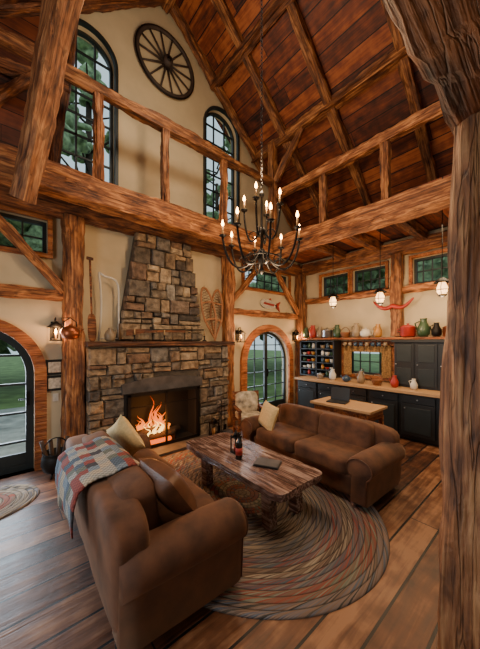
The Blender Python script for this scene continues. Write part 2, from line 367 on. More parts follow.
for x in (-1.2,-.2,.75,1.75,2.75,3.72): timber('joist',(x,4.2,3.86),(x,4.62,3.86),.13,.15,'timber2')
timber('post',(.76,4.66,0),(.76,4.66,3.6),.25,.25)
timber('post',(3.66,4.68,0),(3.66,4.68,3.6),.22,.2)
timber('post',(6.18,4.66,0),(6.18,4.66,3.6),.22,.22)
timber('post',(XR-.12,2.24,1.9),(XR-.12,2.24,3.6),.2,.2)
timber('wall_beam',(-2.5,4.74,2.46),(.64,4.74,2.46),.12,.13)
timber('wall_beam',(3.78,4.74,2.46),(6.07,4.74,2.46),.12,.13)
timber('wall_beam',(XR-.07,-2.8,2.86),(XR-.07,4.54,2.86),.13,.12)
timber('brace',(-.25,4.7,3.56),(.66,4.7,2.52),.11,.13)
timber('brace',(3.74,4.7,2.62),(4.62,4.7,3.58),.10,.12)
timber('brace',(6.1,4.7,2.55),(5.2,4.7,3.58),.10,.12)
P0=Vector((.15,3.84,3.36)); P1=Vector((.42,2.9,4.95)); timber('brace',P0,P0+(P1-P0)*2.0,.20,.23,'timberpost',.02)
def near_post():
    b=B('post'); vs=[];fs=[]; n=70; k=36
    for i in range(n+1):
        z=3.0*i/n
        for j in range(k):
            t=2*pi*j/k+pi/4; cx=math.cos(t); sy=math.sin(t); mx=max(abs(cx),abs(sy)); r=1/mx; r=min(r,1.28)
            q=Vector((cx*1.5,sy*1.5,z*1.3)); dj=noise.noise(q)*.03+noise.noise(q*4)*.014+noise.noise(Vector((cx*6,sy*6,z*.8)))*.012
            R=.19*r+dj
            vs.append((z,R*sy,R*cx))
    for i in range(n):
        for j in range(k): fs.append((i*k+j,i*k+(j+1)%k,(i+1)*k+(j+1)%k,(i+1)*k+j))
    fs.append(tuple(range(k))[::-1]); fs.append(tuple(n*k+j for j in range(k)))
    b.add(vs,fs,'timberpost',False)
    mw=Matrix(((.035,0,1,1.77),(-.015,1,0,.2),(1,0,0,0),(0,0,0,1))); b.build(mw=mw)
near_post()
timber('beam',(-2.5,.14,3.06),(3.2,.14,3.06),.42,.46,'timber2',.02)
# ------------------------------------------------------------------ windows and doors
def window(name,plane,pos,outer,hole,cx,half,z0,zs,rise,cols,rows,fw,trim,frame='darkframe',tth=.06,stile=.05,inner_pos=.1,dbl=False,mw=.022):
    b=B(name)
    if outer: b.shape(outer,[hole],plane,pos-tth/2,tth,trim)
    if rise>0: inn=arch(cx,half-stile,z0+stile,zs,rise-stile)
    else: inn=rect(cx-half+stile,cx+half-stile,z0+stile,zs-stile)
    b.shape(hole,[inn],plane,pos+inner_pos,.06,frame)
    def bx(u,w,su,sw,d=.03,m=frame):
        if plane=='XZ': b.box((u,pos+inner_pos,w),(su,d,sw),m)
        else: b.box((pos+inner_pos,u,w),(d,su,sw),m)
    for i in range(1,cols):
        u=cx-half+2*half*i/cols; top=zs+(rise*math.sqrt(max(0,1-((u-cx)/half)**2)) if rise>0 else 0)-stile*.5
        ww=.10 if (dbl and i*2==cols) else mw
        bx(u,(z0+top)/2,ww,top-z0,.05 if ww>.05 else .03)
    H=zs+rise
    for j in range(1,rows):
        w=z0+(H-z0)*j/rows; hw=half if (w<=zs or rise<=0) else half*math.sqrt(max(0,1-((w-zs)/rise)**2))
        bx(cx,w,2*hw-.02,mw)
    if rise>0 and z0==0:
        bx(cx,.12,2*half-.02,.24)
        if plane=='XZ':
            hx=cx+half-.07 if not dbl else cx+.03
            b.box((hx,pos+inner_pos-.05,1.0),(.04,.02,.2),'iron'); b.cyl((hx,pos+inner_pos-.09,1.0),(hx-.1,pos+inner_pos-.09,1.0),.01,'iron',8)
    b.build(bev=.004)
window('door_1','XZ',YB,arch(DL[0],.80,0,1.34,.80),arch(*DL),*DL,2,5,0,'trimwood',stile=.09,mw=.03)
window('door_2','XZ',YB,arch(DC[0],.93,0,1.28,.93),arch(*DC),*DC,4,6,0,'trimwood',dbl=True,stile=.07)
window('window_1','XZ',YB,arch(W1[0],.45,4.3,6.25,.45),arch(*W1),*W1,3,7,0,'darkframe',stile=.045,mw=.03)
window('window_2','XZ',YB,arch(W2[0],.47,4.3,6.33,.47),arch(*W2),*W2,3,7,0,'darkframe',stile=.045,mw=.03)
window('window_3','XZ',YB,rect(-1.26,.52,2.98,3.58),rect(-1.2,.46,3.04,3.52),-.37,.83,3.04,3.52,0,6,2,0,'trimwood')
window('window_4','XZ',YB,rect(4.14,5.86,3.0,3.6),rect(4.2,5.8,3.06,3.54),5.0,.8,3.06,3.54,0,6,2,0,'trimwood')
for i,(a,c) in enumerate(wr):
    window('window_%d'%(5+i),'YZ',XR,rect(a-.06,c+.06,2.9,3.54),rect(a,c,2.95,3.48),(a+c)/2,(c-a)/2,2.95,3.48,0,4,2,0,'trimwood')
window('window_8','YZ',XR,rect(2.26,3.52,.93,1.80),rect(2.45,3.35,1.02,1.62),2.9,.45,1.02,1.62,0,4,2,0,'trimwood')
b=B('curtain')
def drape(y0,y1,z0,z1,n=24):
    vs=[];fs=[]
    for i in range(n+1):
        y=y0+(y1-y0)*i/n; x=XR-.10+.015*math.sin(i*1.6)
        vs+=[(x,y,z0),(x,y,z1)]
    for i in range(n): fs.append((2*i,2*i+2,2*i+3,2*i+1))
    b.add(vs,fs,'curtain',True)
drape(2.36,2.56,1.0,1.68); drape(3.24,3.44,1.0,1.68); drape(2.36,3.44,1.55,1.70,60)
b.cyl((XR-.10,2.32,1.69),(XR-.10,3.48,1.69),.01,'iron',6); b.build()
# ------------------------------------------------------------------ fireplace
fp=B('stone_fireplace')
FX0,FX1,FY=.90,3.44,4.4
def stones(x0f,x1f,z0,z1,y,th,skip=None):
    z=z0
    while z<z1-.03:
        h=min(random.choice((.16,.2,.24,.28)),z1-z)
        if z1-(z+h)<.08: h=z1-z
        xa=x0f(z+h/2); xe=x1f(z+h/2); x=xa
        while x<xe-.02:
            w=random.uniform(.14,.42)
            if xe-(x+w)<.12: w=xe-x
            parts=[]; q=random.random()
            if q<.5 and h>.15:
                s1=random.uniform(.3,.7); parts=[(x,z,w,h*s1)]
                if w>.28 and random.random()<.6: s2=random.uniform(.35,.65); parts+=[(x,z+h*s1,w*s2,h*(1-s1)),(x+w*s2,z+h*s1,w*(1-s2),h*(1-s1))]
                else: parts+=[(x,z+h*s1,w,h*(1-s1))]
            else: parts=[(x,z,w,h)]
            if skip:
                new=[]
                for (a,c,ww,hh) in parts:
                    sx0,sx1,sz1=skip
                    if c<sz1-.02 and a<sx1 and a+ww>sx0:
                        if a<sx0-.05: new.append((a,c,sx0-a,hh))
                        if a+ww>sx1+.05: new.append((sx1,c,a+ww-sx1,hh))
                    else: new.append((a,c,ww,hh))
                parts=new
            for (a,c,ww,hh) in parts:
                g=.007; d=random.uniform(0,.055); X0,X1,Z0,Z1=a+g,a+ww-g,c+g,c+hh-g; f=min(.018,(X1-X0)*.2,(Z1-Z0)*.2)
                j=lambda:random.uniform(-.011,.011)
                vs=[(X0,y+th,Z0),(X1,y+th,Z0),(X1,y+th,Z1),(X0,y+th,Z1)]
                vs+=[(X0+j(),y-d+.025,Z0+j()),(X1+j(),y-d+.025,Z0+j()),(X1+j(),y-d+.025,Z1+j()),(X0+j(),y-d+.025,Z1+j())]
                vs+=[(X0+f+j(),y-d+j(),Z0+f+j()),(X1-f+j(),y-d+j(),Z0+f+j()),(X1-f+j(),y-d+j(),Z1-f+j()),(X0+f+j(),y-d+j(),Z1-f+j())]
                fs=[(8,9,10,11)]
                for q in range(4):
                    r=(q+1)%4; fs+=[(q,r,4+r,4+q),(4+q,4+r,8+r,8+q)]
                fs.append((3,2,1,0)); fp.add(vs,fs,'stone')
            x+=w
        z+=h
OX0,OX1,OZ=1.42,2.74,1.12
stones(lambda z:FX0,lambda z:FX1,0,1.70,FY,.14,(OX0,OX1,OZ))
fp.box(((FX0+OX0)/2,4.6,.85),(OX0-FX0-.02,.36,1.7),'mortar')
fp.box(((FX1+OX1)/2,4.6,.85),(FX1-OX1-.02,.36,1.7),'mortar')
fp.box(((OX0+OX1)/2,4.6,(OZ+1.7)/2),(OX1-OX0+.04,.36,1.7-OZ),'mortar')
fp.box(((OX0+OX1)/2,4.77,.5),(OX1-OX0,.02,1.1),'soot')
fp.box((OX0+.01,4.6,.5),(.02,.36,1.1),'soot'); fp.box((OX1-.01,4.6,.5),(.02,.36,1.1),'soot'); fp.box((2.08,4.6,OZ-.02),(1.3,.36,.02),'soot'); fp.box((2.08,4.58,.02),(1.3,.36,.03),'soot')
fp.box((OX0+.02,4.39,.5),(.1,.03,1.0),'soot'); fp.box((OX1-.02,4.39,.5),(.1,.03,1.0),'soot')
cl=lambda z:1.36+.30*(z-1.8)/1.8; cr=lambda z:2.94-.28*(z-1.8)/1.8
stones(cl,cr,1.81,3.6,4.54,.12)
fp.shape([(cl(1.8)+.02,1.8),(cr(1.8)-.02,1.8),(cr(3.6)-.02,3.6),(cl(3.6)+.02,3.6)],[],'XZ',4.70,.17,'mortar')
fp.shape([(1.36,.98),(2.80,.98),(2.80,1.13),(2.45,1.19),(2.08,1.21),(1.70,1.19),(1.36,1.13)],[],'XZ',4.42,.12,'slate')
fp.box((2.17,4.22,.02),(2.5,.34,.045),'slate')
fp.build()
timber('mantel_shelf',(.88,4.47,1.755),(3.54,4.47,1.755),.34,.075,'timber2',.005)
b=B('fire_screen')
for (x,w) in ((1.46,.05),(2.08,.03),(2.70,.05)): b.box((x,4.35,.51),(w,.03,.90),'iron')
for z in (.075,.95): b.box((2.08,4.35,z),(1.28,.03,.05),'iron')
b.box((2.08,4.35,.75),(1.24,.012,.012),'iron')
b.build()
b=B('fire_logs')
for i,(x,y,z,a) in enumerate(((1.80,4.62,.16,.1),(2.03,4.54,.16,-.1),(1.90,4.58,.27,.25),(2.2,4.62,.16,.2))):
    b.cyl((x-.28,y-a*.3,z),(x+.28,y+a*.3,z+.02),.055,'log',10)
for x in (1.6,2.3): b.box((x,4.6,.1),(.03,.24,.03),'iron'); b.box((x,4.47,.1),(.03,.03,.2),'iron')
b.sq((1.95,4.58,.07),(.65,.22,.08),'ember',3,nz=.05,fr=12); b.build()
b=B('fire_flame')
random.seed(5)
def tongue(x,y,z0,h,r,mat,ln):
    ph=random.uniform(0,6); pts=[(x+math.sin(k*.7+ph)*.03*k/6+ln*(k/12)**2,y,z0+h*k/12) for k in range(13)]
    b.tube(pts,[r*s_ for s_ in (.3,.7,.95,1.05,1.0,.88,.74,.60,.46,.33,.21,.10,.02)],mat,10,flat=.5)
for i in range(24):
    x=1.95+random.uniform(-.30,.30); e=max(.12,1-abs(x-1.95)*2.9); h=random.uniform(.55,1.0)*.62*e+.06
    tongue(x,4.60+random.uniform(-.05,.06),.15+random.uniform(0,.08),h,random.uniform(.022,.045),'fire',random.uniform(-.05,.05))
for i in range(12):
    x=1.95+random.uniform(-.2,.2); e=max(.2,1-abs(x-1.95)*3); 
    tongue(x,4.55+random.uniform(-.04,.04),.17,random.uniform(.15,.34)*e+.04,random.uniform(.014,.026),'firecore',random.uniform(-.03,.03))
b.build()
random.seed(11)
# ------------------------------------------------------------------ rugs
def rug(name,cx,cy,lx,ly,rings):
    b=B(name); s_=abs(ly-lx); R=min(lx,ly); nper=120; vs=[];fs=[];uv=[]
    K=rings*4
    def pt(r,i):
        t=2*pi*i/nper; c,sn=math.cos(t),math.sin(t)
        if ly>=lx: return (R*r*c,(R*r+s_*min(1,r))*sn)
        return ((R*r+s_*min(1,r))*c,R*r*sn)
    for k in range(K+1):
        r=k/K; z=.012+.009*abs(math.sin(pi*k/4)) if k<K else .001
        for i in range(nper+1):
            x,y=pt(r,i); vs.append((x,y,z)); uv.append((i/nper*max(.3,r)*6*R/.6,r*rings*.9999))
    for k in range(K):
        for i in range(nper): a=k*(nper+1)+i; fs.append((a,a+1,a+nper+2,a+nper+1))
    b.add(vs,fs,'braid',True,None,uv); b.build((cx,cy,.001))
rug('braided_rug',2.12,2.44,1.33,1.55,30)
rug('braided_rug',-.36,4.08,.68,.46,12)
# ------------------------------------------------------------------ sofa
def sofa(name,loc,rz,L=2.06,D=.92,zs=1):
    b=B(name)
    b.sq((0,0,.21),(L-.3,D-.1,.28),'suede',12,nz=.006)
    b.sq((0,D/2-.13,.43),(L-.10,.25,.72),'suede',7,rot=(-.06,0,0),nz=.012,res=14)
    for sg in (-1,1):
        X=sg*(L/2-.13); prof=[(-.09,.06),(.09,.06)]
        for i in range(21):
            t=math.radians(-52+284*i/20); prof.append((.015+.15*math.cos(t),.485+.135*math.sin(t)))
        n=len(prof); vs=[];fs=[]; ys=[-D/2,-D/2+.012,-D/2+.04,-D/2+.25,0,.2,D/2-.14,D/2-.04]
        for a,y in enumerate(ys):
            sc=(.90,.97,1,1.01,.99,1,1,.88)[a]
            for (u,w) in prof: vs.append((X+sg*(u*sc),y,.3+(w-.3)*sc+noise.noise(Vector((u*4,y*4,w*4+sg)))*.014))
        for a in range(len(ys)-1):
            for j in range(n): fs.append((a*n+j,a*n+(j+1)%n,(a+1)*n+(j+1)%n,(a+1)*n+j))
        fs.append(tuple(range(n))); fs.append(tuple((len(ys)-1)*n+j for j in range(n)))
        b.add(vs,fs,'suede',True)
        b.tube([(X+sg*u*.92,-D/2-.002,.3+(w-.3)*.92) for u,w in prof[1:]],.007,'suede2',6)
    w=(L-.54)/2
    for sg in (-1,1):
        b.sq((sg*w/2,-.10,.41),(w-.002,D-.22,.21),'suede',8,nz=.018,seed=sg*3+4,fr=4)
        b.sq((sg*w/2,D/2-.25,.61),(w-.002,.26,.44),'suede',6,rot=(-.16,0,0),nz=.018,seed=sg*5+9,fr=4)
    for x in (-1,1):
        for y in (-1,1): b.lathe([(.02,0),(.035,.02),(.04,.06),(.03,.085)],(x*(L/2-.15),y*(D/2-.08),.0),'black')
    o=b.build(loc,(0,0,rz)); o.scale=(1,1,zs); return o
sofa('sofa',(.89,2.5,.02),pi/2-.03,D=.87)
sofa('sofa',(3.30,2.28,.02),-pi/2-.03,zs=.91)
def pillow(name,loc,sz,rot,mat):
    b=B(name); b.pillow((0,0,0),sz,mat); b.build(loc,rot)
pillow('throw_pillow',(1.0,3.12,.73),(.44,.44,.16),(pi/2-.35,0.6,pi/2+.15),'cream')
pillow('throw_pillow',(.90,1.88,.74),(.50,.38,.20),(pi/2-.6,0,pi/2+.05),'suede2')
pillow('throw_pillow',(3.06,2.92,.65),(.42,.40,.15),(pi/2-.3,.1,-pi/2-.3),'cream')
b=B('patchwork_quilt'); path=[(.86,.62),(.84,.74),(.80,.83),(.74,.865),(.67,.865),(.59,.835),(.50,.83),(.43,.81),(.375,.76),(.355,.66),(.35,.54),(.355,.46)]
vs=[];uv=[];fs=[];n=20
for i in range(n+1):
    y=2.10+.80*i/n
    for k,(x,z) in enumerate(path):
        wv=noise.noise(Vector((y*7,k*.6,2)))*.014
        end=.02*math.sin(y*9) if k in (0,len(path)-1) else 0
        vs.append((x-wv,y+(.05*(k-5)/6),z+abs(wv)*.4+end)); uv.append((i/n,k/(len(path)-1)*1.1))
m_=len(path)
for i in range(n):
    for k in range(m_-1): fs.append((i*m_+k,(i+1)*m_+k,(i+1)*m_+k+1,i*m_+k+1))
b.add(vs,fs,'quilt',True,None,uv); q=b.build(); md=q.modifiers.new('s','SOLIDIFY'); md.thickness=.012; md.offset=1
# ------------------------------------------------------------------ coffee table
b=B('coffee_table'); pts=[]
for i in range(80):
    t=2*pi*i/80; c,sn=math.cos(t),math.sin(t)
    x=.35*math.copysign(abs(c)**.18,c); y=.82*math.copysign(abs(sn)**.18,sn)
    x+=.045*noise.noise(Vector((x*2,y*3.5,1)))+.02*noise.noise(Vector((x*6,y*11,4))); y+=.03*noise.noise(Vector((x*6,y*3,7)))
    pts.append((y,x))
b.shape(pts,[],'XY',.42,.065,'tablewood')
for y in (-.56,.50):
    b.box((y,0,.37),(.10,.50,.035),'tablewood')
    for x in (-.2,.2): b.box((y,x,.17),(.11,.11,.34),'tablewood',rot=(0,.04,0))
o=b.build((2.12,2.38,.02),(0,0,pi/2),bev=.012)
b=B('wine_bottle'); b.lathe([(.036,0),(.038,.01),(.038,.17),(.03,.2),(.014,.235),(.013,.29),(.015,.295)],(0,0,0),'bottle'); b.lathe([(.0388,.05),(.0388,.13)],(0,0,0),'label'); b.build((2.0,2.36,.474))
b=B('candle_lantern'); b.box((0,0,.01),(.1,.1,.02),'iron'); b.box((0,0,.19),(.1,.1,.02),'iron')
for x in (-.042,.042):
    for y in (-.042,.042): b.box((x,y,.1),(.012,.012,.18),'iron')
b.cyl((0,0,.02),(0,0,.1),.028,'red'); b.lathe([(.05,.2),(.02,.24),(.01,.26)],(0,0,0),'iron',8); b.build((2.09,2.52,.474))
b=B('book'); b.box((0,0,.008),(.2,.27,.016),'black'); b.box((0,0,.018),(.18,.25,.006),'slate'); b.build((2.15,2.06,.474),(0,0,.5))
# ------------------------------------------------------------------ chandelier
b=B('chandelier'); 
b.lathe([(.004,-.40),(.02,-.38),(.03,-.35),(.012,-.32),(.02,-.28),(.045,-.24),(.05,-.2),(.02,-.15),(.014,0),(.03,.05),(.03,.1),(.014,.14),(.012,.45),(.03,.5),(.012,.54)],(0,0,0),'iron',12)
def arm(ang,r,z0,z1,dip,T=.012):
    c,s_=math.cos(ang),math.sin(ang); P=[(0.02,z0),(r*.3,z0-dip*.6),(r*.65,z0-dip),(r*.92,z0-dip*.45),(r,z1)]
    pts=[]
    for i in range(21):
        t=i/20; n=4; x=z=0
        for k,(a,e) in enumerate(P):
            w=math.comb(n,k)*t**k*(1-t)**(n-k); x+=a*w; z+=e*w
        pts.append((x*c,x*s_,z))
    b.tube(pts,T,'iron',6)
    sc=[(.45*r+ .06*math.cos(u)*(1-u/9),z0-dip*.55+.06*math.sin(u)*(1-u/9)+.05) for u in [k*.5 for k in range(14)]]
    b.tube([(x*c,x*s_,z) for x,z in sc],.006,'iron',5)
    X,Y=r*c,r*s_
    b.lathe([(.006,0),(.035,.01),(.04,.022),(.012,.024)],(X,Y,z1),'iron',12)
    b.cyl((X,Y,z1+.02),(X,Y,z1+.12),.010,'candle',8)
    b.lathe([(.004,.12),(.014,.137),(.015,.152),(.009,.175),(.001,.195)],(X,Y,z1),'bulb',8)
for i in range(8): arm(i*pi/4+.2,.44,-.12,.0,.34)
for i in range(4): arm(i*pi/2+.5,.21,.12,.34,.22)
b.tube([(.2*math.cos(2*pi*i/32),.2*math.sin(2*pi*i/32),-.22) for i in range(32)],.008,'iron',6,closed=True)
z=.54; k=0
while z<4.92:
    pts=[(.012*math.cos(2*pi*i/8),0,z+.025+.025*math.sin(2*pi*i/8)) for i in range(8)]
    if k%2: pts=[(0,p[0],p[2]) for p in pts]
    b.tube(pts,.004,'iron',4,closed=True); z+=.042; k+=1
b.build((2.2,2.2,2.95))
b=B('wagon_wheel'); R=.54
b.tube([(R*math.cos(2*pi*i/48),0,R*math.sin(2*pi*i/48)) for i in range(48)],.032,'wheel',8,closed=True)
b.tube([(R*1.06*math.cos(2*pi*i/48),0,R*1.06*math.sin(2*pi*i/48)) for i in range(48)],.018,'iron',6,closed=True)
b.cyl((0,-.1,0),(0,.05,0),.08,'wheel',16); b.cyl((0,-.12,0),(0,-.09,0),.04,'iron',12)
for i in range(14): t=2*pi*i/14; b.cyl((.07*math.cos(t),0,.07*math.sin(t)),(R*math.cos(t),0,R*math.sin(t)),.019,'wheel',8,.014)
b.build((2.27,YB-.06,6.93))
# ------------------------------------------------------------------ snowshoes & mantel things
def snowshoe(loc,rot,sc=1.12):
    b=B('snowshoe'); pts=[]
    for i in range(40):
        t=2*pi*i/40; z=.42*math.sin(t); w=.12*math.cos(t)*(1 if z>-.1 else max(.18,1-(-z-.1)*2.4)); pts.append((w,0,z))
    b.tube(pts,.019,'ash',6,closed=True); b.cyl((0,0,-.42),(0,0,-.46),.016,'ash',6)
    for z in (.18,-.1): b.box((0,0,z),(.23,.02,.028),'ash')
    for i in range(-9,10):
        for s_ in (1,-1):
            z0=i*.045; w=.11*math.sqrt(max(0,1-(z0/.42)**2))*(1 if z0>-.1 else max(.25,1-(-z0-.1)*2.2))
            b.cyl((-w,0,z0),(w,0,z0+s_*.05),.0035,'timber2',4)
    o=b.build(loc,rot); o.scale=(sc,sc,sc)
snowshoe((3.06,4.52,2.35),(-.08,-.20,0),1.2); snowshoe((3.28,4.58,2.35),(-.08,.12,0),1.2)
b=B('wooden_sled')
pts=[(.30,0,0)]+[(.30,0,.2*i) for i in range(1,5)]+[(.29,0,.90),(.25,-.01,.97),(.18,-.02,1.0),(.08,-.02,1.01),(0,-.02,1.06)]
b.tube(pts,.016,'ceramw',6)
pts=[(0,-.02,1.06),(.02,-.01,.9),(.04,0,.6),(.03,0,.3),(0,0,0)]
b.tube(pts,.016,'ceramw',6); b.cyl((0,0,.04),(.3,0,.04),.011,'ceramw',6)
b.build((1.10,4.66,1.80))
b=B('flintlock_rifle'); b.cyl((0,0,0),(1.05,0,.03),.014,'iron',8); b.box((.3,.0,-.015),(.7,.035,.035),'timber2',rot=(0,-.03,0))
b.add([(-.38,-.015,-.10),(-.38,-.015,.0),(0,-.015,.02),(0,-.015,-.03),(-.38,.015,-.10),(-.38,.015,.0),(0,.015,.02),(0,.015,-.03)],[(0,1,2,3),(7,6,5,4),(0,4,5,1),(1,5,6,2),(2,6,7,3),(3,7,4,0)],'timber2')
b.cyl((.05,0,-.05),(.12,0,-.06),.006,'iron',6); b.box((.02,-.01,.03),(.05,.02,.05),'iron')
for x in (.1,.75): b.cyl((x,.06,-.03),(x,-.03,-.03),.008,'iron',6)
b.build((1.82,4.42,1.98))
b=B('canoe_paddle'); b.cyl((0,0,.35),(0,0,1.22),.015,'timber2',8); b.sq((0,0,.2),(.13,.025,.42),'timber2',3,res=6); b.box((0,0,1.22),(.09,.03,.04),'timber2'); b.build((.98,4.50,1.795),(-.02,-.02,.3))
b=B('stoneware_jug'); b.lathe([(.05,0),(.075,.03),(.08,.1),(.06,.15),(.028,.18),(.03,.2)],(0,0,0),'ceram'); b.tube([(.03,0,.18),(.08,0,.17),(.09,0,.12),(.075,0,.1)],.009,'ceram',6); b.build((1.20,4.42,1.796))
for x in (1.55,2.05,2.85):
    b=B('candlestick'); b.lathe([(.045,0),(.04,.012),(.012,.03),(.01,.08),(.022,.09),(.012,.1)],(0,0,0),'iron',12); b.cyl((0,0,.1),(0,0,.19),.011,'candle',8); b.build((x,4.37,1.796))
b=B('copper_kettle'); b.lathe([(.02,0),(.10,.02),(.12,.07),(.115,.13),(.08,.17),(.03,.185),(.012,.2),(.015,.22)],(0,0,0),'copper'); b.tube([(-.10,0,.13),(-.09,0,.24),(0,0,.30),(.09,0,.24),(.10,0,.13)],.008,'iron',6); b.cyl((.1,0,.08),(.2,0,.15),.02,'copper',8,.012); b.cyl((0,.0,.295),(0,.14,.30),.008,'iron',6); b.build((.68,4.38,1.82),(0,0,.5))
def sconce(loc):
    b=B('wall_lantern'); b.box((0,0,.0),(.09,.02,.24),'iron')
    b.tube([(0,0,.08),(0,-.05,.16),(0,-.11,.17),(0,-.13,.12)],.009,'iron',6)
    b.box((0,-.13,-.15),(.14,.14,.018),'iron'); b.lathe([(.115,.03),(.035,.10),(.012,.12)],(0,-.13,-.0),'iron',8)
    for x in (-.06,.06):
        for y in (-.06,.06): b.box((x,-.13+y,-.055),(.012,.012,.19),'iron')
    b.cyl((0,-.13,-.14),(0,-.13,-.07),.014,'candle',8); b.lathe([(.004,-.07),(.016,-.04),(.014,-.015),(.001,.02)],(0,-.13,0),'bulb',8)
    b.build(loc)
sconce((.545,4.78,1.96)); sconce((4.0,4.78,1.93)); sconce((6.02,4.78,1.93))
b=B('picture_frame')
for dz in (0,-.23): 
    b.box((0,0,dz),(.22,.02,.22),'black'); b.box((0,-.012,dz),(.15,.006,.15),'paper')
b.build((.545,4.785,1.42))
b=B('light_switch'); b.box((0,0,0),(.07,.01,.11),'ceramw'); b.box((0,-.008,0),(.012,.012,.025),'ceramw'); b.build((.56,4.79,.98))
b=B('fish_plaque'); pts=[]
for i in range(30):
    t=2*pi*i/30; x=.30*math.cos(t); z=.11*math.sin(t)*(1-.35*math.cos(t)); pts.append((x,z))
b.shape(pts,[],'XZ',0,.03,'paper'); b.shape([(.2,0),(.42,.13),(.36,0),(.42,-.13)],[],'XZ',0,.03,'red'); b.shape([(-.1,.07),(.1,.07),(.05,.16)],[],'XZ',0,.02,'red'); b.box((0,-.018,0),(.38,.005,.05),'red')
b.build((5.02,4.77,2.72),(0,.08,0))
# ------------------------------------------------------------------ kitchen
b=B('kitchen_counter'); fx=5.48
b.box(((fx+6.3)/2+.03,2.2,.45),(6.3-fx-.02,4.1,.78),'black'); b.box(((fx+6.3)/2+.06,2.2,.04),(6.3-fx-.1,4.05,.09),'black')
b.box(((fx+6.3)/2,2.2,.88),(6.3-fx+.08,4.2,.05),'counter')
y=.2
while y<4.1:
    b.box((fx+.01,y+.28,.40),(.02,.52,.56),'black'); b.box((fx-.002,y+.28,.40),(.012,.40,.44),'darkframe'); b.box((fx+.01,y+.28,.76),(.02,.52,.13),'black')
    for dy,zz in ((.28,.76),(.48,.6)): b.lathe([(.006,0),(.014,.01),(.01,.02)],(0,0,0),'steel',8,T=Matrix.Translation((fx-.002,y+dy,zz))@Euler((0,-pi/2,0)).to_matrix().to_4x4())
    y+=.58
b.build(bev=.004)
b=B('kitchen_hutch'); 
b.box((6.1,1.62,1.35),(.4,1.1,.88),'black'); b.box((6.08,1.62,1.80),(.48,1.18,.05),'black')
for yy in (1.25,1.62,1.99):
    b.box((5.892,yy,1.35),(.016,.34,.80),'black'); 
    for zz in (1.12,1.56): b.box((5.882,yy,zz),(.012,.25,.32),'darkframe')
    b.lathe([(.006,0),(.012,.01),(.01,.02)],(0,0,0),'steel',8,T=Matrix.Translation((5.88,yy+.14,1.35))@Euler((0,-pi/2,0)).to_matrix().to_4x4())
b.build(bev=.004)
b=B('plate_rack')
for yy in (3.54,4.02,4.50): b.box((6.12,yy,1.36),(.34,.03,.91),'black')
for zz in (.925,1.09,1.26,1.43,1.60,1.79): b.box((6.12,4.02,zz),(.34,.98,.022),'black')
b.box((6.3,4.02,1.36),(.02,.96,.9),'black')
for zi,zz in enumerate((.937,1.102,1.272,1.442,1.612)):
    for yi in range(7):
        yy=3.62+yi*.133
        if abs(yy-4.02)<.04: continue
        mt=random.choice(('ceramw','ceramb','ceram','yellow','ceramw','red','ceramg'))
        if random.random()<.6:
            b.lathe([(.03,0),(.045,.01),(.06,.05),(.062,.055),(.05,.05),(.02,.015)],(6.04,yy,zz),mt,14)
            if random.random()<.6: b.lathe([(.03,.03),(.04,.04),(.06,.08),(.062,.085),(.05,.08)],(6.04,yy,zz),mt,14)
        else: b.lathe([(.035,0),(.04,.04),(.04,.09),(.025,.11),(.028,.13)],(6.04,yy,zz),mt,12)
b.build()
timber('kitchen_shelf',(6.18,.6,1.855),(6.18,4.52,1.855),.28,.045,'trimwood',.003)
b=B('hanging_mugs')
for i in range(8):
    yy=2.42+i*.13; mt=random.choice(('ceramw','ceramb','red','ceram')); b.lathe([(.03,-.12),(.038,-.11),(.038,-.04),(.034,-.04),(.03,-.1)],(6.1,yy,1.81),mt,12); b.tube([(6.1,yy+.036,1.71),(6.1,yy+.06,1.73),(6.1,yy+.036,1.755)],.005,mt,5); b.cyl((6.1,yy+.05,1.735),(6.1,yy+.05,1.835),.004,'iron',5)
b.build()
random.seed(21)
